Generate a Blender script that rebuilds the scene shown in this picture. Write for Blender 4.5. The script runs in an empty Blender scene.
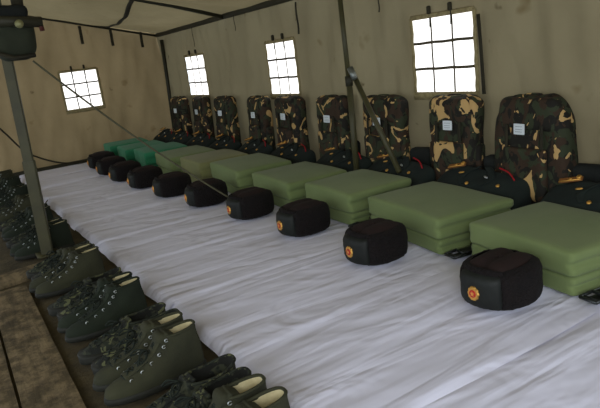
import bpy, bmesh, math, random
from mathutils import Vector, Matrix, noise
R = math.radians
random.seed(7)
S = bpy.context.scene
COL = S.collection

# ------------------------------------------------------------------ camera
F = 579.0
def unit(v): return Vector(v).normalized()
def pix(x, y): return Vector((x-300, -(y-204), -F))
Yd = unit(pix(-65, 98)); Xd = unit(pix(1300, -75)); Xd = (Xd-Xd.dot(Yd)*Yd).normalized(); Zd = Xd.cross(Yd)
CAMH = 0.9
RM = Matrix((Xd, Yd, Zd))
cd = bpy.data.cameras.new('camera'); cam = bpy.data.objects.new('camera', cd); COL.objects.link(cam)
cd.sensor_fit = 'HORIZONTAL'; cd.sensor_width = 36; cd.lens = F/600*36; cd.clip_start = 0.02
cam.matrix_world = Matrix.Translation((0, 0, CAMH)) @ RM.to_4x4()
S.camera = cam
CP = Vector((0, 0, CAMH))

# ------------------------------------------------------------------ world and light
W = bpy.data.worlds.new('overcast_sky'); S.world = W; W.use_nodes = True
bg = W.node_tree.nodes['Background']; bg.inputs['Color'].default_value = (0.84, 0.92, 1.0, 1); bg.inputs['Strength'].default_value = 1.75
def area(name, loc, target, sx, sy, power, col):
    l = bpy.data.lights.new(name, 'AREA'); l.shape = 'RECTANGLE'; l.size = sx; l.size_y = sy; l.energy = power; l.color = col
    o = bpy.data.objects.new(name, l); COL.objects.link(o); o.location = loc
    o.rotation_euler = (Vector(target)-Vector(loc)).to_track_quat('-Z', 'Y').to_euler(); return o
area('doorway_daylight', (-1.2, -1.2, 1.7), (1.3, 2.3, 0.2), 1.8, 1.4, 62, (0.93, 0.96, 1.0))
S.view_settings.view_transform = 'Standard'; S.view_settings.look = 'None'
S.view_settings.exposure = 0.14; S.view_settings.gamma = 1; S.view_settings.use_curve_mapping = False

# ------------------------------------------------------------------ where things lie
def at(x, y, z=0.0):            # point of the level z seen at a place of the photograph
    d = RM @ pix(x, y); return CP + d*((z-CAMH)/d.z)
def atx(x, y, X):
    d = RM @ pix(x, y); return CP + d*(X/d.x)
def aty(x, y, Y):
    d = RM @ pix(x, y); return CP + d*(Y/d.y)

WALLX = 2.38; ENDY = 6.86; FLOORZ = -0.03

# ------------------------------------------------------------------ materials
def srgb(r, g, b):
    f = lambda c: (c/255/12.92) if c/255 <= 0.04045 else ((c/255+0.055)/1.055)**2.4
    return (f(r), f(g), f(b), 1)
def newmat(name, col, rough=0.85, metal=0.0, spec=0.3, sheen=0.0):
    m = bpy.data.materials.new(name); m.use_nodes = True
    b = m.node_tree.nodes['Principled BSDF']
    b.inputs['Base Color'].default_value = col; b.inputs['Roughness'].default_value = rough
    b.inputs['Metallic'].default_value = metal; b.inputs['Specular IOR Level'].default_value = spec
    if sheen:
        b.inputs['Sheen Weight'].default_value = sheen; b.inputs['Sheen Roughness'].default_value = 0.5
    return m, m.node_tree, b
def ncoord(t, scale=(1, 1, 1), useloc=True):
    n = t.nodes; tc = n.new('ShaderNodeTexCoord'); mp = n.new('ShaderNodeMapping'); mp.inputs['Scale'].default_value = scale
    if useloc:
        oi = n.new('ShaderNodeObjectInfo'); ad = n.new('ShaderNodeVectorMath'); ad.operation = 'MULTIPLY_ADD'
        sc = n.new('ShaderNodeVectorMath'); sc.operation = 'SCALE'
        cx = n.new('ShaderNodeCombineXYZ')
        for k in range(3): t.links.new(oi.outputs['Random'], cx.inputs[k])
        t.links.new(cx.outputs[0], sc.inputs[0]); sc.inputs['Scale'].default_value = 17.0
        a2 = n.new('ShaderNodeVectorMath'); a2.operation = 'ADD'
        t.links.new(tc.outputs['Object'], a2.inputs[0]); t.links.new(sc.outputs[0], a2.inputs[1])
        n.remove(ad)
        t.links.new(a2.outputs[0], mp.inputs[0])
    else:
        t.links.new(tc.outputs['Object'], mp.inputs[0])
    return mp.outputs[0]
def nnoise(t, vec, scale, detail=4, rough=0.55, dist=0.0):
    n = t.nodes.new('ShaderNodeTexNoise'); n.inputs['Scale'].default_value = scale; n.inputs['Detail'].default_value = detail
    n.inputs['Roughness'].default_value = rough; n.inputs['Distortion'].default_value = dist
    t.links.new(vec, n.inputs['Vector']); return n.outputs['Fac']
def nramp(t, fac, stops, const=False):
    r = t.nodes.new('ShaderNodeValToRGB'); e = r.color_ramp.elements
    while len(e) < len(stops): e.new(0.5)
    for i, (p, c) in enumerate(stops): e[i].position = p; e[i].color = c
    if const: r.color_ramp.interpolation = 'CONSTANT'
    t.links.new(fac, r.inputs[0]); return r.outputs[0]
def nmix(t, fac, a, b, mode='MIX'):
    m = t.nodes.new('ShaderNodeMix'); m.data_type = 'RGBA'; m.blend_type = mode
    if isinstance(fac, (int, float)): m.inputs[0].default_value = fac
    else: t.links.new(fac, m.inputs[0])
    for s, v in ((6, a), (7, b)):
        if isinstance(v, tuple): m.inputs[s].default_value = v
        else: t.links.new(v, m.inputs[s])
    return m.outputs[2]
def nbump(t, b, h, strength=0.4, dist=0.01):
    n = t.nodes.new('ShaderNodeBump'); n.inputs['Strength'].default_value = strength; n.inputs['Distance'].default_value = dist
    t.links.new(h, n.inputs['Height']); t.links.new(n.outputs[0], b.inputs['Normal'])
def cloth(name, c1, c2, scale=8, rough=0.9, bump=0.25, bscale=300, sheen=0.0, bdist=0.002):
    m, t, b = newmat(name, c1, rough, sheen=sheen)
    v = ncoord(t)
    t.links.new(nramp(t, nnoise(t, v, scale), [(0.3, c1), (0.7, c2)]), b.inputs['Base Color'])
    nbump(t, b, nnoise(t, v, bscale, 2), bump, bdist); return m
def camo(name, cols, scale, rough=0.85):
    m, t, b = newmat(name, cols[0], rough)
    v = ncoord(t, (1, 1, 0.75))
    BK = (0, 0, 0, 1); WH = (1, 1, 1, 1)
    def mask(sc, th, off):
        mp = t.nodes.new('ShaderNodeVectorMath'); mp.operation = 'ADD'; mp.inputs[1].default_value = (off, off*1.7, off*0.6)
        t.links.new(v, mp.inputs[0])
        return nramp(t, nnoise(t, mp.outputs[0], sc, 2.5, 0.5, 1.6), [(0.0, BK), (th, WH)], True)
    c = nmix(t, mask(scale, 0.50, 1.3), cols[0], cols[1])
    c = nmix(t, mask(scale*1.1, 0.54, 5.1), c, cols[2])
    c = nmix(t, mask(scale*0.95, 0.60, 9.7), c, cols[3])
    t.links.new(c, b.inputs['Base Color'])
    nbump(t, b, nnoise(t, v, 30, 3), 0.5, 0.01)
    return m

M = {}
# tent canvas: khaki cotton with stains
def canvas(name, base, dark, transl=0.0):
    m, t, b = newmat(name, base, 0.92, spec=0.15)
    v = ncoord(t, useloc=False)
    c = nramp(t, nnoise(t, v, 1.1, 6, 0.6), [(0.3, dark), (0.65, base)])
    st = nramp(t, nnoise(t, v, 4.0, 3, 0.5), [(0.70, (1, 1, 1, 1)), (0.80, srgb(190, 172, 140))])
    c = nmix(t, 1.0, c, st, 'MULTIPLY')
    sp = nramp(t, nnoise(t, v, 9.0, 2, 0.5), [(0.74, (1, 1, 1, 1)), (0.80, srgb(140, 125, 98))])
    c = nmix(t, 0.8, c, sp, 'MULTIPLY')
    t.links.new(c, b.inputs['Base Color'])
    mp = t.nodes.new('ShaderNodeMapping'); mp.inputs['Scale'].default_value = (1, 1, 0.35); mp.inputs['Rotation'].default_value = (0.25, 0.35, 0)
    t.links.new(v, mp.inputs[0]); fo = nnoise(t, mp.outputs[0], 4.5, 1.5, 0.45, 0.2)
    ma = t.nodes.new('ShaderNodeMath'); ma.operation = 'MULTIPLY_ADD'; ma.inputs[1].default_value = 0.03
    t.links.new(nnoise(t, v, 420, 2), ma.inputs[0]); t.links.new(fo, ma.inputs[2])
    nbump(t, b, ma.outputs[0], 0.5, 0.06)
    if transl:
        tr = t.nodes.new('ShaderNodeBsdfTranslucent'); t.links.new(c, tr.inputs[0])
        mx = t.nodes.new('ShaderNodeMixShader'); mx.inputs[0].default_value = transl
        t.links.new(b.outputs[0], mx.inputs[1]); t.links.new(tr.outputs[0], mx.inputs[2])
        t.links.new(mx.outputs[0], t.nodes['Material Output'].inputs[0])
    return m
M['canvas'] = canvas('khaki_canvas', srgb(138, 128, 100), srgb(124, 114, 88), 0.12)
M['endcanvas'] = canvas('khaki_canvas_end', srgb(158, 139, 104), srgb(134, 117, 86), 0.12)
M['roof'] = canvas('roof_canvas', srgb(152, 138, 104), srgb(130, 117, 86), 0.2)
M['strap'] = cloth('dark_webbing', srgb(34, 32, 22), srgb(48, 44, 30))
M['mull'] = cloth('window_webbing', srgb(74, 66, 46), srgb(60, 54, 38))
M['tape'] = cloth('window_tape', srgb(150, 138, 100), srgb(120, 108, 74), 40)
M['pole'] = cloth('olive_painted_steel', srgb(54, 52, 31), srgb(66, 63, 38), 12, 0.5, 0.1)
M['casegreen'] = cloth('dark_green_case_canvas', srgb(38, 42, 30), srgb(48, 52, 38), 12)
M['cord'] = cloth('grey_green_cord', srgb(84, 82, 62), srgb(70, 68, 50), 30)
M['darkpole'] = cloth('dark_painted_steel', srgb(36, 36, 25), srgb(48, 46, 32), 12, 0.6, 0.1)
m, t, b = newmat('window_daylight_film', (1, 1, 1, 1)); em = t.nodes.new('ShaderNodeEmission')
em.inputs[0].default_value = (1.0, 0.985, 0.96, 1); em.inputs[1].default_value = 1.6
t.links.new(em.outputs[0], t.nodes['Material Output'].inputs[0]); M['pane'] = m
M['quilt'] = cloth('olive_quilt_cotton', srgb(110, 123, 78), srgb(101, 115, 70), 5, 0.95, 0.3, 260, 0.08)
M['quilt_brown'] = cloth('khaki_olive_quilt_cotton', srgb(120, 120, 76), srgb(108, 111, 70), 5, 0.95, 0.3, 260, 0.08)
M['teal'] = cloth('teal_quilt_cotton', srgb(46, 122, 84), srgb(38, 106, 72), 5, 0.95, 0.3, 260, 0.08)
# sheet with creases
m, t, b = newmat('white_sheet_cotton', srgb(222, 222, 240), 0.9, spec=0.2)
v = ncoord(t, (0.8, 5.5, 1)); w1 = nnoise(t, v, 1.7, 2.5, 0.5, 0.5)
v2 = ncoord(t, (2.0, 4, 1)); w2 = nnoise(t, v2, 1.6, 2, 0.5, 0.8)
ad = t.nodes.new('ShaderNodeMath'); ad.operation = 'ADD'; t.links.new(w1, ad.inputs[0]); t.links.new(w2, ad.inputs[1])
nbump(t, b, ad.outputs[0], 0.7, 0.03)
M['sheet'] = m
M['fur'] = cloth('dark_brown_fur', srgb(17, 9, 8), srgb(7, 4, 4), 30, 0.95, 0.9, 130, 0.0, 0.01)
M['felt'] = cloth('black_brown_cap_cloth', srgb(34, 19, 16), srgb(22, 13, 12), 20, 0.85, 0.3)
M['capflap'] = cloth('black_green_leather', srgb(15, 18, 15), srgb(20, 24, 20), 10, 0.6, 0.2, 80)
M['gold'] = newmat('gold_metal', srgb(222, 170, 86), 0.35, 0.75)[0]
M['silver'] = newmat('bright_metal', srgb(200, 205, 205), 0.3, 0.8)[0]
M['steel'] = newmat('dull_steel', srgb(120, 125, 120), 0.4, 0.8)[0]
M['red'] = newmat('red_enamel', srgb(176, 34, 34), 0.45)[0]
M['redtrim'] = newmat('red_piping_cloth', srgb(150, 22, 28), 0.8)[0]
M['board'] = newmat('bronze_board_cloth', srgb(120, 78, 36), 0.7)[0]
M['coat'] = cloth('dark_green_wool', srgb(28, 36, 31), srgb(20, 28, 26), 12, 0.95, 0.4, 300)
M['darkcloth'] = cloth('black_green_cloth', srgb(20, 23, 22), srgb(27, 30, 27), 12, 0.95, 0.4, 300)
M['buckle'] = newmat('blackened_buckle', srgb(52, 55, 56), 0.35, 0.6)[0]
M['belt'] = newmat('black_belt_leather', srgb(14, 16, 17), 0.45)[0]
M['tag'] = newmat('white_card', srgb(205, 212, 215), 0.7)[0]
M['ink'] = newmat('faded_ink', srgb(110, 120, 128), 0.8)[0]
M['camo'] = camo('camouflage_pack_cloth', (srgb(46, 52, 34), srgb(26, 24, 18), srgb(52, 38, 26), srgb(178, 146, 94)), 10.5)
M['shoecamo'] = camo('camouflage_shoe_cloth', (srgb(36, 40, 30), srgb(20, 22, 17), srgb(50, 52, 37), srgb(84, 86, 58)), 26)
M['bootgreen'] = cloth('olive_green_boot_canvas', srgb(54, 54, 36), srgb(41, 42, 29), 14, 0.9, 0.4, 220)
M['bootdeep'] = cloth('deep_green_boot_canvas', srgb(32, 39, 26), srgb(25, 31, 21), 14, 0.9, 0.4, 220)
M['lining'] = cloth('cream_fleece', srgb(198, 186, 146), srgb(176, 164, 124), 40, 0.98, 0.5, 150)
M['rubber'] = cloth('black_rubber', srgb(26, 27, 22), srgb(36, 36, 28), 30, 0.7, 0.2, 100)
M['lace'] = cloth('dark_green_lace', srgb(26, 34, 26), srgb(20, 26, 20), 60)
M['inside'] = newmat('dark_insole', srgb(26, 26, 22), 0.95)[0]
# wood
m, t, b = newmat('worn_brown_plank', srgb(86, 72, 50), 0.85)
v = ncoord(t, (9, 1.2, 1), False)
c = nramp(t, nnoise(t, v, 3, 6, 0.6, 0.5), [(0.3, srgb(92, 80, 58)), (0.7, srgb(134, 116, 86))])
v2 = ncoord(t, (1, 1, 1), False)
c = nmix(t, 0.8, c, nramp(t, nnoise(t, v2, 14, 5, 0.7), [(0.42, srgb(130, 130, 120)), (0.6, (1, 1, 1, 1))]), 'MULTIPLY')
t.links.new(c, b.inputs['Base Color']); nbump(t, b, nnoise(t, v, 6, 5), 0.4, 0.006); M['plank'] = m
m, t, b = newmat('trodden_earth', srgb(70, 62, 44), 0.97)
v = ncoord(t, useloc=False)
t.links.new(nramp(t, nnoise(t, v, 9, 8, 0.7), [(0.3, srgb(52, 46, 32)), (0.7, srgb(84, 74, 50))]), b.inputs['Base Color'])
nbump(t, b, nnoise(t, v, 40, 6), 0.6, 0.01); M['earth'] = m

# ------------------------------------------------------------------ mesh helpers
def link(name, bm, mat, parent=None, smooth=True, loc=None, rot=None):
    me = bpy.data.meshes.new(name); bm.normal_update(); bm.to_mesh(me); bm.free()
    for mm in (mat if isinstance(mat, list) else [mat]): me.materials.append(mm)
    if smooth:
        for p in me.polygons: p.use_smooth = True
    o = bpy.data.objects.new(name, me); COL.objects.link(o)
    if parent: o.parent = parent
    if loc is not None: o.location = loc
    if rot is not None: o.rotation_euler = rot
    return o
def thing(name, label, cat, loc=(0, 0, 0), rot=(0, 0, 0), group=None):
    o = bpy.data.objects.new(name, None); COL.objects.link(o); o.location = loc; o.rotation_euler = rot; o.empty_display_size = 0.05
    o['label'] = label; o['category'] = cat
    if group: o['group'] = group
    return o
def tag(o, label, cat, group=None):
    o['label'] = label; o['category'] = cat
    if group: o['group'] = group
    return o
def struct(o): o['kind'] = 'structure'; return o
def kids(o): return [c for c in COL.objects if c.parent == o]
def copy_tree(o, parent=None):
    ch = kids(o); c = o.copy(); COL.objects.link(c); c.parent = parent
    for k in ch: copy_tree(k, c)
    return c
def rbox(bm, size, r, n=(10, 10, 10), deform=None, center=(0, 0, 0), M4=None):
    """rounded box of even quads; deform(p, unit) moves each vertex"""
    hx, hy, hz = size[0]/2, size[1]/2, size[2]/2
    r = min(r, hx, hy, hz)
    vs = {}
    def lin(i, N, h):
        # denser near the edges
        u = i/N*2-1
        return math.copysign(abs(u)**0.85, u)*h if u else 0.0
    def V(i, j, k):
        key = (i, j, k)
        if key in vs: return vs[key]
        p = Vector((lin(i, n[0], hx), lin(j, n[1], hy), lin(k, n[2], hz)))
        q = Vector((max(-hx+r, min(hx-r, p.x)), max(-hy+r, min(hy-r, p.y)), max(-hz+r, min(hz-r, p.z))))
        d = p-q
        if d.length > 1e-9: p = q + d.normalized()*r
        un = Vector((p.x/hx, p.y/hy, p.z/hz))
        if deform: p = deform(p, un)
        p = p + Vector(center)
        if M4: p = M4 @ p
        vs[key] = bm.verts.new(p); return vs[key]
    a, b_, c = n
    for i in range(a):
        for j in range(b_):
            bm.faces.new((V(i, j, 0), V(i, j+1, 0), V(i+1, j+1, 0), V(i+1, j, 0)))
            bm.faces.new((V(i, j, c), V(i+1, j, c), V(i+1, j+1, c), V(i, j+1, c)))
    for i in range(a):
        for k in range(c):
            bm.faces.new((V(i, 0, k), V(i+1, 0, k), V(i+1, 0, k+1), V(i, 0, k+1)))
            bm.faces.new((V(i, b_, k), V(i, b_, k+1), V(i+1, b_, k+1), V(i+1, b_, k)))
    for j in range(b_):
        for k in range(c):
            bm.faces.new((V(0, j, k), V(0, j, k+1), V(0, j+1, k+1), V(0, j+1, k)))
            bm.faces.new((V(a, j, k), V(a, j+1, k), V(a, j+1, k+1), V(a, j, k+1)))
    return bm
def tube(bm, pts, rad, seg=8, flat=1.0, up=Vector((0, 0, 1)), closed=False):
    pts = [Vector(p) for p in pts]; rings = []; N = len(pts)
    for i, p in enumerate(pts):
        if closed: d = pts[(i+1) % N]-pts[i-1]
        else: d = pts[min(i+1, N-1)]-pts[max(i-1, 0)]
        d.normalize()
        u = up if abs(d.dot(up)) < 0.95 else Vector((1, 0, 0))
        s = d.cross(u).normalized(); w = s.cross(d).normalized()
        rr = rad[i] if isinstance(rad, (list, tuple)) else rad
        rings.append([bm.verts.new(p + s*math.cos(a)*rr + w*math.sin(a)*rr*flat) for a in [2*math.pi*k/seg for k in range(seg)]])
    for i in range(N if closed else N-1):
        A, B = rings[i], rings[(i+1) % N]
        for k in range(seg): bm.faces.new((A[k], A[(k+1) % seg], B[(k+1) % seg], B[k]))
    if not closed:
        bm.faces.new(rings[0][::-1]); bm.faces.new(rings[-1])
    return bm
def curve(pts, n=6):
    """smooth path through points"""
    pts = [Vector(p) for p in pts]; out = []
    for i in range(len(pts)-1):
        p0 = pts[max(i-1, 0)]; p1 = pts[i]; p2 = pts[i+1]; p3 = pts[min(i+2, len(pts)-1)]
        for k in range(n):
            t = k/n
            out.append(0.5*((2*p1)+(p2-p0)*t+(2*p0-5*p1+4*p2-p3)*t*t+(3*p1-p0-3*p2+p3)*t**3))
    out.append(pts[-1]); return out
def nz(p, s, seed=0): return noise.noise(Vector((p[0]*s+seed, p[1]*s+seed*1.3, p[2]*s-seed)))
BM = bmesh.new

# ------------------------------------------------------------------ the tent
# floor
bm = BM()
nx, ny = 60, 110
g = [[bm.verts.new((-2.0+6.0*i/nx*0.9, -1.5+9.0*j/ny, FLOORZ-0.012+0.006*noise.noise(Vector((i*0.5, j*0.5, 0))))) for j in range(ny+1)] for i in range(nx+1)]
for i in range(nx):
    for j in range(ny): bm.faces.new((g[i][j], g[i+1][j], g[i+1][j+1], g[i][j+1]))
struct(link('floor', bm, M['earth']))

def fabric_wall(name, O, U, Nn, u0, u1, ztop, holes, mat, amp, du=0.05, dz=0.05, zbot=FLOORZ-0.03, skirt=0.0):
    """hanging cloth in the plane O + u*U + z; ztop(u) is its upper edge; holes are (u0, u1, z0, z1)"""
    us = sorted(set([round(u0+i*(u1-u0)/int((u1-u0)/du), 4) for i in range(int((u1-u0)/du)+1)] + [h[k] for h in holes for k in (0, 1)]))
    zt = [i/34 for i in range(35)]
    bm = BM(); H = 1.2
    zs = sorted(set([zbot+i*dz for i in range(int((H-zbot)/dz)+1)]+[h[k] for h in holes for k in (2, 3)]))
    rows = []
    for u in us:
        top = ztop(u); col = []
        for z in list(zs)+[H+(top-H)*k/6 for k in range(1, 7)]:
            edge = min([max(abs(u-(h[0]+h[1])/2)-(h[1]-h[0])/2, abs(z-(h[2]+h[3])/2)-(h[3]-h[2])/2) for h in holes]+[1])
            k = max(0, min(1, edge/0.15))
            d = amp*k*(0.9*noise.noise(Vector((u*1.7, z*0.6+2, 3)))+0.75*noise.noise(Vector((u*4.5+z*1.1, z*0.7, 8)))+0.45*noise.noise(Vector((u*11-z*2.2, z*1.3, 5)))+0.16*noise.noise(Vector((u*22+z*5, z*4, 9)))
                +0.5*math.exp(-((u-2.78-0.22*(1-z))/0.045)**2)+0.35*math.exp(-((u-3.05-0.1*(1-z))/0.05)**2))
            col.append(bm.verts.new(O+U*u+Vector((0, 0, z))+Nn*d))
        rows.append((u, col))
    allz = list(zs)+[H]*6
    for i in range(len(rows)-1):
        um = (rows[i][0]+rows[i+1][0])/2
        for k in range(len(rows[i][1])-1):
            zm = (allz[k]+allz[k+1])/2
            if any(h[0] < um < h[1] and h[2] < zm < h[3] for h in holes): continue
            bm.faces.new((rows[i][1][k], rows[i+1][1][k], rows[i+1][1][k+1], rows[i][1][k+1]))
    return struct(link(name, bm, mat))
WZ0, WZ1 = 0.578, 1.003
wins_r = [(2.115, 2.575), (3.86, 4.31), (5.62, 6.14)]
EAVE = 1.30; RS = 0.235
fabric_wall('wall_right', Vector((WALLX, 0, 0)), Vector((0, 1, 0)), Vector((-1, 0, 0)), -0.6, ENDY, lambda u: EAVE,
            [(a, b_, WZ0, WZ1) for a, b_ in wins_r], M['canvas'], 0.05, du=0.035)
def roofz(x): return EAVE + (WALLX-abs(x))*RS
def roofhit(x, y):
    d = RM @ pix(x, y); return CP + d*((EAVE+WALLX*RS-CAMH)/(d.z+RS*d.x))
wins_e = [(1.19, 1.60)]
fabric_wall('wall_far', Vector((0, ENDY, 0)), Vector((1, 0, 0)), Vector((0, -1, 0)), -1.6, WALLX, lambda u: roofz(u)+0.01,
            [(a, b_, WZ0, WZ1) for a, b_ in wins_e], M['endcanvas'], 0.06, du=0.035)
# roof: cloth sagging between its bars
raft = [-0.9, 1.2, 3.1, 4.95, ENDY]
bm = BM(); NX, NY = 44, 130
def roofpt(x, y):
    a = max([r for r in raft if r <= y+1e-6] or [raft[0]]); b_ = min([r for r in raft if r > a] or [raft[-1]+1])
    s = math.sin(math.pi*min(1, max(0, (y-a)/(b_-a)))) if b_ > a else 0
    e = math.sin(math.pi*min(1, max(0, (WALLX-x)/2.3)))
    z = roofz(x) - 0.10*abs(s)*e - 0.012*noise.noise(Vector((x*3, y*3, 1)))-0.02*noise.noise(Vector((x*1.2+y*4, y*1.2, 4)))*e
    return Vector((x, y, z))
g = [[bm.verts.new(roofpt(-1.6+(WALLX+1.6)*i/NX, -0.9+(ENDY+0.9)*j/NY)) for j in range(NY+1)] for i in range(NX+1)]
for i in range(NX):
    for j in range(NY): bm.faces.new((g[i][j], g[i][j+1], g[i+1][j+1], g[i+1][j]))
struct(link('ceiling', bm, M['roof']))

# windows: tape border, mullion tapes, daylight film
def window(n, P, U, Nn, u0, u1):
    f = lambda u, z, d=0.0: P+U*u+Vector((0, 0, z))+Nn*d
    up = Nn
    bm = BM(); w = 0.013
    tilt = 0.0
    for a, b_ in (((u0, WZ0), (u1, WZ0)), ((u0, WZ1), (u1, WZ1)), ((u0, WZ0), (u0, WZ1)), ((u1, WZ0), (u1, WZ1))):
        pts = [f(a[0]+(b_[0]-a[0])*k/10, a[1]+(b_[1]-a[1])*k/10, 0.004+0.003*math.sin(k*2.1)) for k in range(11)]
        tube(bm, pts, w, 6, 0.3, up)
    fr = struct(link('window_%d' % n, bm, M['tape']))
    bm = BM()
    for k in (1, 2):
        u = u0+(u1-u0)*k/3; tube(bm, [f(u+0.0012*math.sin(j*1.4+k), WZ0+(WZ1-WZ0)*j/8, 0.004) for j in range(9)], 0.006, 6, 0.4, up)
        z = WZ0+(WZ1-WZ0)*k/3; tube(bm, [f(u0+(u1-u0)*j/8, z+0.0015*math.sin(j*1.9+k*2), 0.004) for j in range(9)], 0.0075, 6, 0.4, up)
    struct(link('mullion', bm, M['mull'], fr))
    bm = BM()
    vs = [bm.verts.new(f(a, b_, -0.02)) for a, b_ in ((u0-.03, WZ0-.03), (u1+.03, WZ0-.03), (u1+.03, WZ1+.03), (u0-.03, WZ1+.03))]
    bm.faces.new(vs); struct(link('pane', bm, M['pane'], fr))
    # frayed scalloped lower hem and toggles on top
    bm = BM()
    N = 40; A = []; B = []
    for k in range(N+1):
        u = u0-0.01+(u1-u0+0.02)*k/N
        A.append(bm.verts.new(f(u, WZ0-0.03, 0.006))); B.append(bm.verts.new(f(u, WZ0+0.008+0.008*abs(math.sin(k*1.3)), 0.012)))
    for k in range(N): bm.faces.new((A[k], A[k+1], B[k+1], B[k]))
    o = link('fringed_hem', bm, M['tape'], fr); o.modifiers.new('s', 'SOLIDIFY').thickness = 0.003
    for k in (1, 2):
        u = u0+(u1-u0)*k/3
        bm = BM(); rbox(bm, (0.022, 0.022, 0.045), 0.009, (4, 4, 6), center=f(u, WZ1+0.03, 0.014))
        link('toggle', bm, M['strap'], fr)
        bm = BM(); tube(bm, [f(u, WZ1+0.03, 0.006), f(u+0.002, WZ1-0.06, 0.008)], 0.006, 6, 0.4, up); link('toggle_strap', bm, M['strap'], fr)
    return fr
wi = 1
for a, b_ in wins_r: window(wi, Vector((WALLX, 0, 0)), Vector((0, 1, 0)), Vector((-1, 0, 0)), a, b_); wi += 1
for a, b_ in wins_e: window(wi, Vector((0, ENDY, 0)), Vector((1, 0, 0)), Vector((0, -1, 0)), a, b_); wi += 1

# bars of the roof frame, seams and the bottom rail
def bar(name, pts, rad, mat, seg=8, flat=1.0, up=Vector((0, 0, 1))):
    return struct(link(name, tube(BM(), pts, rad, seg, flat, up), mat))
bar('trim_1', [(WALLX-0.03, -0.6, EAVE-0.012), (WALLX-0.03, ENDY-0.03, EAVE-0.012)], 0.024, M['darkpole'])
bar('trim_2', [(WALLX-0.03, ENDY-0.03, EAVE-0.02), (-1.5*0, ENDY-0.03, roofz(0)-0.02)], 0.012, M['darkpole'])
for i, y in enumerate(raft[1:4]):
    bar('trim_%d' % (i+3), [(WALLX-0.03, y, EAVE-0.02), (WALLX-0.5, y, roofz(WALLX-0.5)-0.010), (0, y, roofz(0)-0.008)], 0.017, M['darkpole'])
# dark seam tape on the sagging roof cloth, bowed
sp = [roofpt(p.x, p.y)-Vector((0, 0, 0.008)) for p in curve([roofhit(*q) for q in ((90, 28), (103, 23), (114, 15), (125, 6), (135, -6))], 8)]
bar('trim_6', sp, 0.022, M['strap'], 6, 0.3)
bar('trim_7', [(-0.6, ENDY-0.05, 0.005), (WALLX-0.05, ENDY-0.05, 0.005)], 0.028, M['darkpole'])
bar('trim_8', [atx(161, 40, WALLX-0.04)+Vector((0, -0.02, 0)), Vector((WALLX-0.04, ENDY-0.06, -0.03))], 0.022, M['darkpole'])

# webbing tabs hanging from the eaves
def tab(p, L, wdt, label, grp, lean=0.0, nrm=Vector((0, -1, 0))):
    bm = BM(); side = nrm.cross(Vector((0, 0, 1)))
    pts = [p+Vector((0, 0, -L*k/6))+side*lean*k/6+nrm*(0.004+0.004*math.sin(k)) for k in range(7)]
    tube(bm, pts, wdt, 6, 0.3, nrm)
    return tag(link('dark_strip', bm, M['strap']), label, 'strap', grp)
for (x, y, L, nm) in ((79, 26, 0.19, 'leftmost'), (110, 30, 0.17, 'middle'), (140, 32, 0.17, 'rightmost')):
    p = aty(x, y, ENDY-0.05); tab(p, L, 0.016, 'short dark webbing tab hanging on the far canvas wall, %s of three there' % nm, 'tabs under the far eave')
for (x, y, L, nm) in ((192, 27, 0.19, 'nearest the tent corner'), (234, 15, 0.13, 'above the gap left of the middle window'), (296, 2, 0.22, 'above right of the middle window'), (379, -6, 0.10, 'by the top edge right of the wall pole')):
    p = atx(x, y, WALLX-0.05); tab(p, L, 0.006 if L != 0.22 else 0.012, 'thin dark cord on the long eave, %s' % nm, 'cords under the long eave', 0.01, Vector((-1, 0, 0)))
p = atx(479, 4, WALLX-0.03)
bm = BM(); tube(bm, [atx(478, 14, WALLX-0.03), atx(481, 50, WALLX-0.03), atx(484, 94, WALLX-0.03)], 0.012, 6, 0.35, Vector((-1, 0, 0)))  # plain narrow dark strip along the right edge of the nearest window
tag(link('dark_strip', bm, M['strap']), 'long dark strip running down the right edge of the nearest window', 'strap')
# rope sagging over the far wall
bm = BM(); tube(bm, curve([aty(-12, 118, 6.6), aty(8, 136, 6.6), aty(22, 149, 6.6), aty(37, 157, 6.6), aty(62, 163, 6.62), aty(84, 162, 6.7)], 6), 0.010, 6)
tag(link('sagging_rope', bm, M['strap']), 'dark rope drooping in front of the far canvas wall near the floor', 'rope')

# planks of the walkway
def plank(x0, x1, y0, y1, label, z=FLOORZ, seed=0):
    bm = BM(); rbox(bm, (x1-x0, y1-y0, 0.03), 0.004, (4, 24, 2), lambda p, u: p+Vector((0.002*nz(p, 9, seed), 0, 0.002*nz(p, 5, seed))))
    return tag(link('floor_plank', bm, M['plank'], loc=((x0+x1)/2, (y0+y1)/2, z-0.008), smooth=False), label, 'plank', 'walkway planks')
plank(0.002, 0.160, -0.5, 3.0, 'long worn brown walkway plank next to the row of shoe toes')
plank(-0.165, -0.006, -0.5, 3.0, 'long worn brown walkway plank on the outer side, by the photo corner', seed=3)
plank(-0.335, -0.173, -0.5, 3.0, 'outermost worn walkway plank, barely in the frame at the corner', seed=5)
bm = BM(); rbox(bm, (0.75, 0.17, 0.035), 0.004, (16, 6, 2), lambda p, u: p+Vector((0, 0.003*nz(p, 9, 2), 0.002*nz(p, 5, 2))))
tag(link('floor_plank', bm, M['plank'], loc=(0.02, 3.15, FLOORZ), rot=(0, 0, R(12)), smooth=False), 'crosswise brown board running under the foot of the near left pole', 'plank', 'walkway planks')

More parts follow.
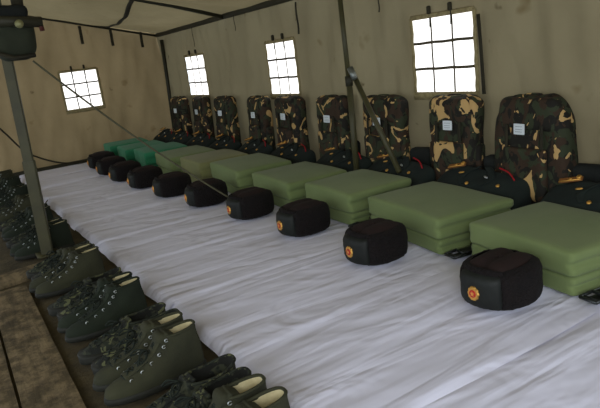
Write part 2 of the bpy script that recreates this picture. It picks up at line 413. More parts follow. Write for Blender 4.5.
# ------------------------------------------------------------------ sheets, one for each bed
PITCH = 0.578; NB = 10
bedy = [1.285+PITCH*k for k in range(NB)]          # middle of each bed
ordn = ['nearest', 'second', 'third', 'fourth', 'fifth', 'sixth', 'seventh', 'eighth', 'ninth', 'farthest']
def sheet(k):
    yc = bedy[0]+PITCH*k - 0.015
    y0 = yc-PITCH/2-0.004; y1 = yc+PITCH/2+0.014
    if k == NB-1: y1 = ENDY-0.08
    if k < 0: y0 = yc-PITCH/2-0.3
    x0 = 0.590-0.006*max(0, k)+0.004*math.sin(k*2.3); x1 = WALLX-0.02
    nxs, nys = 70, 26
    bm = BM(); g = []
    for i in range(nxs+1):
        row = []
        for j in range(nys+1):
            u = i/nxs; v = j/nys; x = x0+(x1-x0)*u; y = y0+(y1-y0)*v
            y += 0.010*(noise.noise(Vector((x*2, k*5.0, 0)))*(1-v)+noise.noise(Vector((x*2, (k+1)*5.0, 0)))*v)
            if i == 0: x += 0.012*noise.noise(Vector((y*6, k, 3)))
            rid = noise.noise(Vector((x*1.1, y*9+k*3, 2)))+0.6*noise.noise(Vector((x*2.2+y*2, y*17, 7+k)))
            z = 0.006*rid
            z += (0.010 if k < 4 else 0.018)*(1 if x < 1.2 else 0.3)*math.exp(-((v-0.07)/0.03)**2)*(0.6+0.5*noise.noise(Vector((x*2, k*3, 1))))   # raised hem lying over its neighbour
            z -= 0.002*max(0, (v-0.9)/0.1)+0.003*max(0, 1-v/0.04)
            if i == 0: z = FLOORZ-0.002
            elif i == 1: z -= 0.004
            row.append(bm.verts.new((x, y, z)))
        g.append(row)
    for i in range(nxs):
        for j in range(nys): bm.faces.new((g[i][j], g[i+1][j], g[i+1][j+1], g[i][j+1]))
    o = link('bed_sheet', bm, M['sheet'])
    nm = 'bed just inside the near edge of the photo' if k < 0 else ('%s bed of the row' % ordn[k])
    tag(o, 'white creased cotton sheet spread over the %s' % nm, 'sheet', 'white bed sheets')
for k in range(-1, NB): sheet(k)

# ------------------------------------------------------------------ quilts
def quilt_mesh(seed, dims=(0.43, 0.505, 0.165)):
    w, l, h = dims; parts = []
    for z0, z1, off in ((0.0, 0.072, 0.0), (0.070, h, 0.006)):
        hh = z1-z0
        def df(p, u, hh=hh, z0=z0, off=off):
            side = abs(u.y)
            q = p.copy()
            # the folded edges show on the two ends as a groove
            zz = p.z/hh
            gro = math.exp(-((zz+0.02)/0.11)**2)
            if side > 0.9: q.y -= math.copysign((0.014 if q.y < 0 else 0.004)*gro, q.y)
            if abs(u.x) > 0.9 and u.x > 0: q.x -= 0.010*gro
            if z0 > 0 and zz > 0:    # gentle dome and dips of the top
                q.z += 0.010*(1-u.x*u.x)*(1-u.y*u.y)*2 * zz - 0.008*abs(u.y)**3*zz
                q.z += 0.008*nz(p, 5, seed)*zz
            q.x += 0.006*nz(p, 6, seed+4)+off*math.copysign(1, q.x)*abs(u.x)
            q.y += 0.006*nz(p, 6, seed+9)
            return q
        parts.append(rbox(BM(), (w-0.012, l-0.012, hh), 0.016, (20, 24, 14), df, (0, 0, z0+hh/2)))
    return parts
def quilt(k, mat, x, y, rz, label, dims):
    t_ = thing('folded_quilt', label, 'quilt', (x, y, 0.004), (0, 0, rz), 'folded quilts in a row')
    lo, up = quilt_mesh(k*3.7, dims)
    link('lower_fold', lo, mat, t_); link('upper_fold', up, mat, t_)
    return t_
qcol = ['quilt']*5+['quilt_brown', 'quilt', 'teal', 'teal', 'teal']
qleft = [1.564, 2.235, 2.775, 3.37, 4.02, 4.56, 5.13, 5.66, 6.15, 6.62]      # farther front corner along the row
qw = [0.526, 0.595, 0.485, 0.56, 0.595, 0.525, 0.55, 0.515, 0.48, 0.46]
qx = [1.645, 1.655, 1.645, 1.605, 1.585, 1.555, 1.525, 1.485, 1.455, 1.43]
qr = [-7, -7, -2, -4, -5, -3, -4, -5, -4, -5]
qyc = [a-b_/2 for a, b_ in zip(qleft, qw)]
for k in range(NB):
    lab = {7: 'teal green folded quilt block, nearest of the teal ones, next to the olive ones', 8: 'teal green folded quilt block with a teal one on either side', 9: 'teal green folded quilt block at the far end beside the canvas wall'}.get(
        k, 'olive green quilt folded square behind the %s fur cap' % ordn[k])
    quilt(k, M[qcol[k]], qx[k]+0.208, qyc[k], R(qr[k]), lab, (0.415, qw[k]-0.012, 0.165+0.006*min(k, 4)+random.uniform(-.005, .005)))

# ------------------------------------------------------------------ fur caps
def star_bm(bm, r, z, th, M4):
    vs = []
    for k in range(10):
        a = math.pi/2+k*math.pi/5; rr = r if k % 2 == 0 else r*0.42
        vs.append(Vector((rr*math.cos(a), rr*math.sin(a), z)))
    f1 = [bm.verts.new(M4@v) for v in vs]; top = bm.verts.new(M4@Vector((0, 0, z+th)))
    for k in range(10): bm.faces.new((f1[k], f1[(k+1) % 10], top))
    bm.faces.new(f1[::-1])
def disc_bm(bm, r, z, th, M4, scal=0.0, n=30, sy=1.0):
    lo = []; hi = []
    for k in range(n):
        a = 2*math.pi*k/n; rr = r*(1+scal*math.cos(a*10))
        lo.append(bm.verts.new(M4@Vector((rr*math.cos(a), sy*rr*math.sin(a), z)))); hi.append(bm.verts.new(M4@Vector((rr*0.9*math.cos(a), sy*rr*0.9*math.sin(a), z+th))))
    for k in range(n): bm.faces.new((lo[k], lo[(k+1) % n], hi[(k+1) % n], hi[k]))
    bm.faces.new(hi); bm.faces.new(lo[::-1])
def fur_cap():
    """front faces local -X"""
    t_ = thing('fur_cap', '', 'cap', group='fur caps in front of the quilts')
    LX, LY, HZ = 0.225, 0.205, 0.120
    def crown(p, u):
        q = p.copy()
        q.z += 0.012*max(0, u.z)*(1-u.x*u.x)*(1-u.y*u.y)
        if u.z > 0.5: q.z -= 0.010*math.exp(-(u.y/0.15)**2)     # dip between the tied flaps
        return q
    link('crown', rbox(BM(), (LX-0.034, LY-0.034, HZ+0.002), 0.05, (16, 14, 10), crown, (0.004, 0, HZ/2+0.001)), M['felt'], t_)
    def band(a0, a1, z0, z1, thick, seed, grow=0.0, n=2.15):
        bm = BM(); NA, NZ = 26, 12; out = []; inn = []
        for i in range(NA+1):
            a = a0+(a1-a0)*i/NA; co = math.cos(a); si = math.sin(a)
            rr = (abs(co)**n+abs(si)**n)**(-1/n)
            ro = []; ri = []
            ends = min(1, min(i, NA-i)/2.5)
            for j in range(NZ+1):
                v = j/NZ; bul = math.sqrt(max(0, 1-(2*v-1)**4))
                tt = thick*bul*math.sqrt(ends)
                z = z0+(z1-z0)*v + grow*math.sin(math.pi*i/NA)*v
                bx = (LX/2-0.022)*rr*co; by = (LY/2-0.022)*rr*si
                d = Vector((co, si, 0))
                p = Vector((bx, by, z))+d*tt
                p += d*0.003*noise.noise(p*90+Vector((seed, 0, 0))) + Vector((0, 0, 0.002*noise.noise(p*70+Vector((0, seed, 0)))))
                ro.append(bm.verts.new(p)); ri.append(bm.verts.new(Vector((bx*0.93, by*0.93, z))))
            out.append(ro); inn.append(ri)
        for i in range(NA):
            for j in range(NZ):
                bm.faces.new((out[i][j], out[i+1][j], out[i+1][j+1], out[i][j+1]))
            bm.faces.new((out[i][NZ], out[i+1][NZ], inn[i+1][NZ], inn[i][NZ])); bm.faces.new((inn[i][0], inn[i+1][0], out[i+1][0], out[i][0]))
        for i in (0, NA):
            for j in range(NZ): bm.faces.new((out[i][j], out[i][j+1], inn[i][j+1], inn[i][j]))
        bmesh.ops.recalc_face_normals(bm, faces=bm.faces[:])
        return bm
    PI = math.pi
    link('ear_flap', band(-PI*0.81, -0.02, 0.002, HZ-0.006, 0.026, 3, 0.004), M['fur'], t_)
    link('ear_flap', band(0.02, PI*0.81, 0.002, HZ-0.006, 0.026, 8, 0.004), M['fur'], t_)
    fb = band(PI*0.745, PI*1.255, 0.004, HZ-0.012, 0.027, 12, 0.004)
    fl = link('front_flap', fb, M['capflap'], t_)
    # fur rim over the forehead flap
    pts = []
    for k in range(13):
        a = PI*(0.75+0.50*k/12); co, si = math.cos(a), math.sin(a); rr = (abs(co)**2.15+abs(si)**2.15)**(-1/2.15)
        pts.append(Vector(((LX/2-0.022)*rr*co, (LY/2-0.022)*rr*si, HZ-0.008-0.006*abs(k-6)/6)))
    bm = BM(); tube(bm, pts, 0.011, 8)
    for v_ in bm.verts: v_.co += Vector((nz(v_.co, 80), nz(v_.co, 80, 4), nz(v_.co, 80, 7)))*0.004
    link('fur_rim', bm, M['fur'], t_)
    # badge
    Mb = Matrix.Translation((-LX/2+0.0015, 0, 0.058)) @ Matrix.Rotation(R(90), 4, 'Z') @ Matrix.Rotation(R(-90), 4, 'X') @ Matrix.Rotation(R(180), 4, 'Z')
    # local +z of badge must point to -X
    Mb = Matrix.Translation((-LX/2-0.0055, 0, 0.055)) @ Matrix(((0, 0, -1, 0), (1, 0, 0, 0), (0, 1, 0, 0), (0, 0, 0, 1))) 
    bm = BM(); disc_bm(bm, 0.0185, -0.002, 0.005, Mb, 0.05, 60, 1.15); bd = link('badge', bm, M['gold'], t_, smooth=False); 
    bm = BM(); disc_bm(bm, 0.0115, 0.002, 0.003, Mb, 0, 24); link('enamel_disc', bm, M['red'], bd, smooth=False)
    bm = BM(); star_bm(bm, 0.0085, 0.0052, 0.002, Mb); link('star', bm, M['gold'], bd, smooth=False)
    # tie cord on top
    bm = BM(); tube(bm, curve([(-0.02, -0.02, HZ+0.004), (0.0, 0.0, HZ+0.008), (0.02, 0.018, HZ+0.004)], 5), 0.003, 6); tube(bm, curve([(0.02, -0.02, HZ+0.003), (0.0, 0.0, HZ+0.008), (-0.015, 0.02, HZ+0.003)], 5), 0.003, 6)
    link('tie_cord', bm, M['felt'], t_)
    return t_
cap0 = fur_cap()
cappix = [(502, 314), (378, 268), (306, 238.5), (253, 221), (209, 208), (175, 198), (148, 189), (128, 182), (114, 175.5), (104, 169)]
for k, (px, py) in enumerate(cappix):
    o = cap0 if k == 0 else copy_tree(cap0)
    g_ = at(px, py); d = Vector((g_.x, g_.y, 0)).normalized()
    o.location = (g_.x+d.x*0.108, g_.y+d.y*0.108, 0.007); o.rotation_euler = (0, 0, R(6-3*min(k, 5)+random.uniform(-4, 4)))
    o.scale = (1.2, 1.17, 1.2)
    o['label'] = 'dark brown fur cap with gold badge, %s of the row from the camera' % (ordn[k] if k else 'first and nearest')

# ------------------------------------------------------------------ belts beside the quilts
def belt():
    t_ = thing('leather_belt', '', 'belt', group='belts beside the quilts')
    bm = BM(); pts = curve([(-0.02, 0, 0.012), (0.08, 0.0, 0.010), (0.2, 0.004, 0.010), (0.3, 0.0, 0.012)], 6)
    tube(bm, pts, 0.027, 8, 0.2); pts = [p+Vector((0, 0.004, 0.012)) for p in pts]; tube(bm, pts[3:], 0.027, 8, 0.2); pts = [p+Vector((0, -0.004, 0.012)) for p in pts]; tube(bm, pts[6:], 0.026, 8, 0.2)
    link('strap', bm, M['belt'], t_)
    bm = BM(); c_ = [(-0.045, -0.03, 0.02), (0.012, -0.03, 0.024), (0.012, 0.03, 0.024), (-0.045, 0.03, 0.02)]
    tube(bm, [c_[0], c_[1]], 0.006, 6); tube(bm, [c_[1], c_[2]], 0.006, 6); tube(bm, [c_[2], c_[3]], 0.006, 6); tube(bm, [c_[3], c_[0]], 0.006, 6); tube(bm, [(-0.03, -0.028, 0.021), (-0.03, 0.028, 0.021)], 0.004, 6)
    link('buckle', bm, M['buckle'], t_)
    return t_
belt0 = belt()
for k in range(4):
    o = belt0 if k == 0 else copy_tree(belt0)
    o.location = (qx[k]+0.0, qyc[k]-qw[k]/2-0.03, 0.008); o.rotation_euler = (0, 0, R(qr[k]))
    o['label'] = 'black leather belt with metal buckle lying at the right side of the %s olive quilt' % ordn[k]

# ------------------------------------------------------------------ folded coats
def coat():
    t_ = thing('folded_coat', '', 'coat', group='folded dress coats')
    # local: x across the bed towards the wall, y along the row
    def rise(x, y): return 0.62*(x+0.07)
    def df(p, u):
        q = p.copy(); t = (u.z+1)/2
        q.z += (rise(q.x, q.y)+0.012*(1-u.y*u.y))*t
        q.z += 0.014*nz(p, 9, 1)*t; q.x += 0.008*nz(p, 8, 5); q.y += 0.012*nz(p, 8, 9)
        q.z -= 0.026*t*abs(u.y)**3
        return q
    body = link('body', rbox(BM(), (0.150, 0.54, 0.145), 0.035, (14, 26, 10), df, (0, 0, 0.0725)), M['coat'], t_)
    def topm(x, y, up=0.0, yaw=0.0):
        z = 0.145+rise(x, y)+0.012*(1-(y/0.25)**2)-0.026*abs(y/0.25)**3+0.004+up
        return Matrix.Translation((x, y, z)) @ Matrix.Rotation(-math.atan(0.62), 4, 'Y') @ Matrix.Rotation(yaw, 4, 'Z')
    # collar, lapels
    bm = BM()
    for s in (-1, 1):
        pts = curve([topm(x, y, -0.001) @ Vector((0, 0, 0)) for x, y in ((0.055, s*0.02), (0.03, s*0.06), (-0.01, s*0.085), (-0.05, s*0.05))], 6)
        tube(bm, pts, 0.018, 8, 0.2)
    link('collar', bm, M['coat'], t_)
    bm = BM(); tube(bm, curve([topm(x, y, 0.004) @ Vector((0, 0, 0)) for x, y in ((0.02, -0.20), (0.045, -0.15), (0.055, -0.09))], 5), 0.004, 6)
    link('red_piping', bm, M['redtrim'], t_)
    for x, y in ((-0.035, -0.15), (-0.055, 0.02)):
        bm = BM(); disc_bm(bm, 0.010, 0, 0.005, topm(x, y, 0.006), 0, 16); link('button', bm, M['gold'], t_)
    for x, y, yaw in ((0.0, 0.10, 1.9), (-0.01, -0.06, 1.2)):
        bm = BM(); disc_bm(bm, 0.015, 0, 0.004, topm(x, y, 0.009, yaw), 0.1, 30, 0.38); link('collar_insignia', bm, M['gold' if y > 0 else 'silver'], t_)
    Mb = topm(0.045, 0.17, 0.012, R(20))
    bm = BM(); rbox(bm, (0.045, 0.10, 0.008), 0.004, (6, 10, 2), None, (0, 0, 0), Mb@Matrix.Scale(0.6, 4, (1, 0, 0))); sb = link('shoulder_board', bm, M['board'], t_)
    bm = BM(); tube(bm, [Mb@Vector((-0.01, -0.045, 0.006)), Mb@Vector((-0.01, 0.045, 0.006))], 0.006, 6, 0.5); star_bm(bm, 0.013, 0.005, 0.004, Mb); disc_bm(bm, 0.011, 0.005, 0.004, Mb@Matrix.Translation((0.005, -0.035, 0)), 0, 12)
    link('gold_braid', bm, M['gold'], sb)
    return t_
coat0 = coat()
for k in range(NB):
    o = coat0 if k == 0 else copy_tree(coat0)
    if k: 
        pass
    o.location = (2.148+0.003*math.sin(k*3)-0.012*max(0, k-3), qyc[k], 0.006)
    o.rotation_euler = (0, 0, R(-1+2*math.sin(k*2.1)))
    o['label'] = ('dark green folded dress coat with gold insignia, behind the %s quilt' % ordn[k])

# ------------------------------------------------------------------ camouflage packs against the wall
def pack(kind):
    t_ = thing('camouflage_pack', '', 'backpack', group='camouflage packs against the wall')
    Wd, Hh, D = (0.41, 0.578, 0.11) if kind == 0 else ((0.325, 0.578, 0.11) if kind == 1 else (0.29, 0.578, 0.11))
    def df(p, u):
        q = p.copy(); z = (u.z+1)/2
        if kind == 0: wf = 0.80+0.24*math.sin(math.pi*min(1, z*0.85+0.1))-0.24*max(0, (z-0.80)/0.20)**1.3
        else: wf = 0.84+0.20*z-0.16*max(0, (z-0.93)/0.07)**1.5
        q.y *= wf
        q.x *= 0.8+0.3*math.sin(math.pi*z)*0.6
        q.y += 0.012*nz(p, 7, kind*5+1); q.x += 0.012*nz(p, 9, kind*5+2)*(1 if u.x < 0 else 0.3)
        q.z += 0.008*nz(p, 10, kind)*z
        return q
    link('body', rbox(BM(), (D, Wd, Hh), 0.045, (8, 22, 32), df, (0, 0, Hh/2)), M['camo'], t_)
    def fl(p, u):
        q = p.copy(); q.x += 0.010*nz(p, 9, kind+3); q.y *= 1.0-0.06*max(0, u.z); q.z += 0.01*u.y*u.y*(-1 if u.z < 0 else 0.4); return q
    lid = link('lid_flap', rbox(BM(), (D*0.9, Wd*0.84, 0.15), 0.035, (8, 18, 10), fl, (-0.014, 0, Hh-0.085)), M['camo'], t_)
    # front pocket
    link('front_pocket', rbox(BM(), (0.04, Wd*0.62, 0.24), 0.018, (6, 14, 14), fl, (-D/2-0.006, 0, 0.22)), M['camo'], t_)
    for s in (-1, 1):
        link('side_pocket', rbox(BM(), (D*0.6, 0.045, 0.22), 0.02, (8, 6, 14), fl, (0, s*(Wd/2*0.93), 0.22)), M['camo'], t_)
        bm = BM(); tube(bm, curve([(-D/2-0.012, s*Wd*0.24, Hh-0.13), (-D/2-0.014, s*Wd*0.24, Hh-0.17), (-D/2-0.012, s*Wd*0.24, Hh-0.30)], 4), 0.010, 6, 0.3, Vector((-1, 0, 0)))
        link('strap', bm, M['strap'], t_)
    bm = BM(); tube(bm, curve([(0.0, -0.05, Hh-0.005), (0.0, -0.03, Hh+0.003), (0.0, 0.03, Hh+0.003), (0, 0.05, Hh-0.005)], 5), 0.008, 6, 0.5)
    link('carry_handle', bm, M['camo'], t_)
    ty = {0: 0.02, 1: -0.005, 2: -0.01}[kind]
    bm = BM(); rbox(bm, (0.006, 0.060, 0.05), 0.002, (2, 4, 4), None, (-D/2-0.018, ty, Hh-0.15)); tg = link('name_tag', bm, M['tag'], t_, smooth=False)
    bm = BM()
    for zz in (0.012, -0.001, -0.012): rbox(bm, (0.002, 0.040, 0.0025), 0.001, (1, 2, 1), None, (-D/2-0.0215, ty, Hh-0.15+zz))
    link('tag_print', bm, M['ink'], tg, smooth=False)
    return t_
pk = [pack(0), pack(1), pack(2)]; used = set()
# image place of each pack's middle and its kind
packs = [(660, 0), (526, 0), (449, 1), (379, 1), (329, 2), (286, 1), (256, 2), (223, 2), (200, 2), (179, 2)]
plabel = ['cut by the right edge of the photo', 'wide and squared, nearest full one, with white tag', 'directly under the nearest window', 'behind the slanting brace of the wall pole',
          'with the upright wall pole standing in front', 'right one of two touching under the middle window', 'left one of two touching under the middle window', 'alone between the middle and far windows', 'just right of the last pack', 'last one, next to the tent corner']
for k, (px, kd) in enumerate(packs):
    if kd in used: o = copy_tree(pk[kd])
    else: o = pk[kd]; used.add(kd)
    q = atx(px, 125, 2.24)
    o.location = (2.276, q.y, 0.006); o.rotation_euler = (0, R(2.2), R(random.uniform(-4, 4)))
    wy = [1, 1, 1, 1.16, 1.3, 1.22, 1.15, 1.2, 1.25, 1.35][k]; o.scale = (1, wy, 1); o['label'] = 'camouflage backpack standing against the canvas wall, %s' % plabel[k]
# dark bundles between the packs
def bundle():
    def df(p, u):
        q = p.copy(); q.x += 0.01*nz(p, 9, 3); q.y += 0.012*nz(p, 8, 1); q.z += 0.012*nz(p, 8, 6)*max(0, u.z+.2); return q
    return link('dark_bundle', rbox(BM(), (0.08, 0.17, 0.27), 0.03, (8, 14, 12), df, (0, 0, 0.135)), M['darkcloth'])
b0 = bundle()
bl = ['beside the near pack at the right edge', 'between the two nearest full packs', 'left of the pack under the nearest window', 'between the packs by the slanting brace']
for k, px in enumerate((590, 500, 424, 352)):
    o = b0 if k == 0 else copy_tree(b0)
    q = atx(px, 170, 2.25); o.location = (2.305, q.y*2.305/2.25, 0.01); o.rotation_euler = (0, 0, R(3*math.sin(k)))
    tag(o, 'black green cloth bundle on the bed end, %s' % bl[k], 'bundle', 'dark bundles between packs')

# ------------------------------------------------------------------ poles
# near left pole: rolled steel, in two telescoping lengths
base = at(48, 254, FLOORZ+0.02); topp = aty(-1, 20, base.y)
t_ = thing('tent_pole', 'olive green two-length tent pole standing among the shoes at left', 'pole', base)
dv = topp-base; L = dv.length; dn = dv.normalized(); L2 = (aty(28, 160, base.y)-base).length
bm = BM(); tube(bm, [Vector((0, 0, 0)), dn*L2], [0.052, 0.052], 4, 0.75, Vector((0.9, 0.43, 0)).normalized()); 
bmesh.ops.bevel(bm, geom=bm.edges[:], offset=0.006, segments=2, affect='EDGES'); link('lower_tube', bm, M['pole'], t_, smooth=False)
bm = BM(); tube(bm, [dn*(L2-0.05), dn*(L+0.25)], [0.043, 0.043], 4, 0.75, Vector((0.9, 0.43, 0)).normalized()); bmesh.ops.bevel(bm, geom=bm.edges[:], offset=0.005, segments=2, affect='EDGES'); link('upper_tube', bm, M['pole'], t_, smooth=False)
bm = BM(); rbox(bm, (0.12, 0.12, 0.012), 0.004, (4, 4, 2)); link('foot_plate', bm, M['pole'], t_, loc=(0, 0, 0.004))
# canvas case hanging at the pole head
cc = aty(14, 34, base.y-0.13)
t_ = thing('canvas_case', 'dark green rounded canvas case hung at the head of the near left pole', 'case', cc)
def PXY(x, y, dy=0.0): return aty(x, y, base.y-0.13+dy)-cc
k1 = (PXY(36, 40)-PXY(-10, 40)).length; k2 = (PXY(14, 8)-PXY(14, 62)).length
def df(p, u):
    q = p.copy(); q.x *= 1-0.18*max(0, -u.z)**2; q.x += 0.01*nz(p, 6, 3); q.z += 0.008*nz(p, 7, 1); return q
body = link('case_body', rbox(BM(), (k1, 0.14, k2*0.82), 0.06, (16, 10, 14), df, (-0.01, 0, -0.02)), M['casegreen'], t_)
link('top_flap', rbox(BM(), (k1*0.95, 0.16, k2*0.30), 0.03, (14, 8, 8), df, (-0.02, -0.005, k2*0.36)), M['darkcloth'], t_)
bm = BM(); a = PXY(-20, 21, -0.10); b_ = PXY(42, 22, -0.10); tube(bm, [a, b_], 0.025, 8); link('cross_bar', bm, M['darkpole'], t_)
bm = BM(); p = PXY(19, 24, -0.135); disc_bm(bm, 0.02, 0, 0.02, Matrix.Translation(p)@Matrix.Rotation(R(90), 4, 'X'), 0, 20); link('brass_stud', bm, newmat('dull_brass', srgb(130, 128, 90), 0.5, 0.4)[0], t_)
bm = BM(); tube(bm, [b_+Vector((-0.01, 0, 0)), PXY(42.5, 31, -0.10)], 0.012, 6); link('red_tip', bm, newmat('dark_red_rubber', srgb(70, 24, 16), 0.6)[0], t_)
bm = BM(); tube(bm, [PXY(-8, 52, -0.07), PXY(14, 58, -0.08), PXY(35, 55, -0.07)], 0.022, 8, 0.5); link('bottom_strap', bm, M['strap'], t_)
bm = BM(); tube(bm, [PXY(18, 8), PXY(13, -20)], 0.028, 8); link('hanging_strap', bm, M['strap'], t_)
# guy cord
bm = BM(); a = cc+PXY(33, 61); e_ = at(231, 199, 0.125)
pts = [a+(e_-a)*k/16+Vector((0, 0, -0.03*math.sin(math.pi*k/16))) for k in range(17)]
tube(bm, pts, 0.005, 8); tag(link('guy_cord', bm, M['cord']), 'thin grey green cord stretched from the left pole head down to a fur cap', 'cord')
# wall pole and brace
pb = atx(356, 168, 2.06); pb.z = 0.02; 
t_ = thing('tent_pole', 'slim dark olive upright pole rising to the eave in front of the packs', 'pole', (pb.x, pb.y, 0.015))
topw = atx(339, -10, 2.06)
lo_ = atx(357, 175, 2.06); off = lo_-Vector((pb.x, pb.y, 0.015))
bm = BM(); tube(bm, [Vector((0, 0, 0)), atx(349, 80, 2.06)-Vector(t_.location)], 0.019, 10); link('lower_tube', bm, M['pole'], t_)
bm = BM(); tube(bm, [atx(349.5, 86, 2.06)-Vector(t_.location), topw-Vector(t_.location)], 0.015, 10); link('upper_tube', bm, M['pole'], t_)
bm = BM(); tube(bm, [atx(348.5, 76, 2.06)-Vector(t_.location), atx(349.5, 86, 2.06)-Vector(t_.location)], 0.023, 10); link('collar', bm, M['darkpole'], t_)
t2 = thing('pole_brace', 'slanting olive brace leaning from the wall pole down to the coats', 'brace', atx(399, 165, 2.02))
L0 = Vector(t2.location)
bm = BM(); tube(bm, [Vector((0, 0, -0.04)), atx(354, 76, 2.05)-L0], 0.015, 10); link('tube', bm, M['pole'], t2)
bm = BM(); tube(bm, [atx(350, 68, 2.03)-L0, atx(355, 79, 2.03)-L0], 0.018, 10); link('bright_end_fitting', bm, M['steel'], t2)

# ------------------------------------------------------------------ shoes
def shoe_rings(levels, n=28):
    """levels: (z, heel_x, toe_x, halfwidth); closed outline of a foot at each level"""
    rings = []
    for (z, hx, tx, hw, up) in levels:
        L_ = tx-hx; ring = []
        for k in range(n):
            a = 2*math.pi*k/n; c_ = math.cos(a); s = math.sin(a)
            x = hx+L_*(0.5+0.5*c_*abs(c_)**-0.15 if abs(c_) > 1e-6 else 0.5)
            f = (x-hx)/L_
            # foot outline: narrow heel and waist, wide ball, round toe
            wd = (0.78+0.22*math.sin(math.pi*min(1, max(0, (f-0.25)/0.9)))) if L_ > 0.16 else 0.95
            y = math.copysign(abs(s)**0.8, s)*hw*wd
            zz = z+up*(f**1.5)
            ring.append(Vector((x, y, zz)))
        rings.append(ring)
    return rings
def loft(bm, rings, cap0=False, cap1=False, seed=0, wob=0.0):
    vs = [[bm.verts.new(p+Vector((nz(p, 22, seed), nz(p, 22, seed+3), nz(p, 22, seed+6)))*wob) for p in r] for r in rings]; n = len(rings[0])
    for i in range(len(vs)-1):
        for k in range(n): bm.faces.new((vs[i][k], vs[i][(k+1) % n], vs[i+1][(k+1) % n], vs[i+1][k]))
    if cap0: bm.faces.new(vs[0][::-1])
    if cap1: bm.faces.new(vs[-1])
    return bm
def make_shoe(kind, mat, name):
    t_ = thing(name, '', 'boot' if kind == 'boot' else 'shoe')
    sole = shoe_rings([(0.0, -0.138, 0.146, 0.044, 0.006), (0.004, -0.142, 0.150, 0.047, 0.006), (0.014, -0.143, 0.151, 0.0475, 0.005), (0.022, -0.140, 0.149, 0.0465, 0.004), (0.024, -0.13, 0.14, 0.040, 0.004)])
    link('sole', loft(BM(), sole, True, True), M['rubber'], t_)
    if kind == 'boot':
        lv = [(0.018, -0.136, 0.144, 0.044, 0.003), (0.032, -0.139, 0.146, 0.046, 0.002), (0.046, -0.139, 0.140, 0.046, 0), (0.056, -0.138, 0.122, 0.044, 0), (0.066, -0.137, 0.094, 0.042, 0), (0.078, -0.135, 0.062, 0.040, 0),
              (0.092, -0.133, 0.032, 0.038, 0.0), (0.108, -0.131, 0.010, 0.036, 0.0), (0.126, -0.128, -0.006, 0.033, 0.002), (0.142, -0.126, -0.016, 0.029, 0.006)]
        depth = 0.05; topz = 0.142
    else:
        lv = [(0.018, -0.134, 0.142, 0.043, 0.003), (0.030, -0.138, 0.144, 0.045, 0.002), (0.042, -0.138, 0.136, 0.045, 0), (0.052, -0.137, 0.112, 0.043, 0), (0.062, -0.136, 0.080, 0.041, 0), (0.072, -0.134, 0.046, 0.040, 0),
              (0.082, -0.133, 0.020, 0.040, 0.0), (0.092, -0.134, 0.006, 0.040, 0.004)]
        depth = 0.04; topz = 0.092
    rg = shoe_rings(lv)
    if kind != 'boot':     # heel rises at the back
        for i, r in enumerate(rg):
            for p in r: p.z += 0.020*max(0, (-p.x-0.06)/0.08)**1.5*(i/(len(rg)-1))**2
    else:
        for i, r in enumerate(rg):
            for p in r: p.z += 0.010*max(0, (-p.x-0.06)/0.08)*(i/(len(rg)-1))**3
    ou = BM(); loft(ou, rg, False, False, 2, 0.006); link('upper', ou, mat, t_)
    # rolled collar edge
    last = rg[-1]; cen = sum(last, Vector())/len(last)
    bm = BM(); tube(bm, [p.copy() for p in last], 0.0042, 6, closed=True); link('collar_edge', bm, mat, t_)
    # lining
    ins = []
    for k, (dz, sc) in enumerate(((0.001, 0.95), (-0.02, 0.90), (-depth, 0.82), (-depth-0.004, 0.3))):
        ins.append([cen+Vector(((p.x-cen.x)*sc, (p.y-cen.y)*sc, (p.z-cen.z)*(1 if k < 2 else 0.4)+dz)) for p in last])
    bm = BM(); loft(bm, ins, False, True); bmesh.ops.reverse_faces(bm, faces=bm.faces[:])
    link('lining', bm, M['lining'] if kind == 'boot' else M['inside'], t_)
    # toe cap of rubber
    tc = shoe_rings([(0.016, 0.03, 0.150, 0.0475, 0.004), (0.030, 0.04, 0.151, 0.0475, 0.004), (0.036, 0.05, 0.148, 0.045, 0.004)])
    if kind != 'boot': link('toe_guard', loft(BM(), tc, False, True), M['rubber'], t_)
    # tongue and laces following the instep
    prof = [(0.094, 0.066), (0.062, 0.078), (0.034, 0.092), (0.010, 0.108), (-0.006, 0.126), (-0.016, 0.142)] if kind == 'boot' else [(0.112, 0.053), (0.080, 0.062), (0.046, 0.072), (0.020, 0.082), (0.006, 0.093)]
    bm = BM(); pts = [Vector((x-0.004, 0, z+0.001)) for x, z in prof]; pts.append(Vector((pts[-1].x-0.022, 0, pts[-1].z+0.010)))
    pc = curve(pts, 4); tube(bm, pc, [0.021+0.006*(k/(len(pc)-1))**2 for k in range(len(pc))], 10, 0.25, Vector((0, 1, 0)).cross(Vector((1, 0, -1))).normalized())
    if kind == 'boot':
        rbox(bm, (0.056, 0.052, 0.034), 0.014, (6, 8, 6), None, (0, 0, 0), Matrix.Translation((-0.036, 0, 0.137)) @ Matrix.Rotation(R(-22), 4, 'Y'))
    else:
        rbox(bm, (0.030, 0.060, 0.026), 0.010, (6, 8, 6), None, (0, 0, 0), Matrix.Translation((-0.006, 0, 0.090)) @ Matrix.Rotation(R(-28), 4, 'Y'))
    link('tongue', bm, mat, t_)
    bm = BM(); eye = []
    for i in range(len(prof)):
        x, z = prof[i]; a = Vector((x-0.008, 0.019, z-0.003)); b_ = Vector((x-0.008, -0.019, z-0.003))
        up_ = Vector((0.006, 0, 0.006)); tube(bm, curve([a+up_*0.3, (a+b_)/2+up_*1.3, b_+up_*0.3], 4), 0.0026, 6)
        if i+1 < len(prof):
            x2, z2 = prof[i+1]
            for s in (1, -1): tube(bm, curve([Vector((x-0.008, s*0.019, z-0.002)), Vector(((x+x2)/2-0.003, 0, (z+z2)/2+0.009)), Vector((x2-0.008, -s*0.019, z2-0.002))], 4), 0.0026, 6)
        eye += [a, b_]
    # loose bow
    x, z = prof[-1] if kind != 'boot' else prof[3]
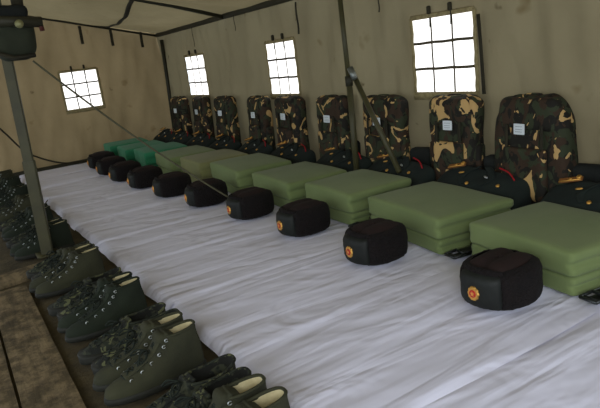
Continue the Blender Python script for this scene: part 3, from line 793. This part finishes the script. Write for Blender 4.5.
    for s in (1, -1):
        tube(bm, curve([(x+0.006, 0, z+0.008), (x+0.03, s*0.018, z+0.014), (x+0.042, s*0.034, z-0.006), (x+0.018, s*0.024, z+0.0), (x+0.006, 0, z+0.008)], 5), 0.0024, 6)
    link('laces', bm, M['lace'], t_)
    if kind == 'boot':
        for i, p in enumerate(eye[:]):
            s = 1 if p.y > 0 else -1
            c0 = p+Vector((-0.008, s*0.007, -0.001))
            pts = [c0+Vector((0.0045*math.cos(a), 0.0015*s*0, 0.0045*math.sin(a))) for a in [R(-150+300*k/8) for k in range(9)]]
            q = [c0+Vector(((v_-c0).x, s*0.003, (v_-c0).z)) for v_ in pts]
            bm = BM(); tube(bm, q, 0.0014, 5, up=Vector((0, 1, 0))); link('eyelet', bm, M['silver'], t_)
    return t_
protos = {'a': make_shoe('boot', M['bootgreen'], 'lace_up_boot'), 'b': make_shoe('boot', M['bootdeep'], 'lace_up_boot'), 'c': make_shoe('shoe', M['shoecamo'], 'camouflage_shoe')}
su = set()
def shoe(key, x, y, rz, label, grp):
    if key in su: o = copy_tree(protos[key])
    else: o = protos[key]; su.add(key)
    o.scale = (1.13, 1.1, 1.06); o.location = (x+0.030, y-0.02, FLOORZ-0.004); o.rotation_euler = (0, 0, rz); o['label'] = label; o['group'] = grp
ords = ['first', 'second', 'third', 'fourth', 'fifth', 'sixth', 'seventh', 'eighth', 'ninth', 'tenth']
for k in range(10):
    yb = [1.13, 1.66, 2.20, 2.79, 3.53, 4.06, 4.62, 5.18, 5.74, 6.30][k]; xs = 0.012-0.017*min(k, 4)
    key = 'a' if k in (0, 1) else ('b' if k % 3 != 0 else 'a')
    colr = 'olive' if key == 'a' else 'deep green'
    rj = lambda: random.uniform(-3, 3)
    shoe(key, 0.355+xs+random.uniform(-.008, .008), yb, R(183+rj()), '%s lace-up boot, cream lining, nearer of %s boot pair from camera' % (colr, ords[k]), 'lace-up boots beside the beds')
    shoe(key, 0.345+xs+random.uniform(-.008, .008), yb+0.098, R(180+rj()), '%s lace-up boot, cream lining, farther of %s boot pair from camera' % (colr, ords[k]), 'lace-up boots beside the beds')
    if k == 9: continue
    shoe('c', 0.36+xs+random.uniform(-.008, .008), yb+0.21, R(186+rj()), 'low camouflage shoe with dark laces, nearer one of the %s camouflage pair from the camera' % ords[k], 'camouflage shoes beside the beds')
    shoe('c', 0.35+xs+random.uniform(-.008, .008), yb+0.315, R(181+rj()), 'low camouflage shoe with dark laces, farther one of the %s camouflage pair from the camera' % ords[k], 'camouflage shoes beside the beds')
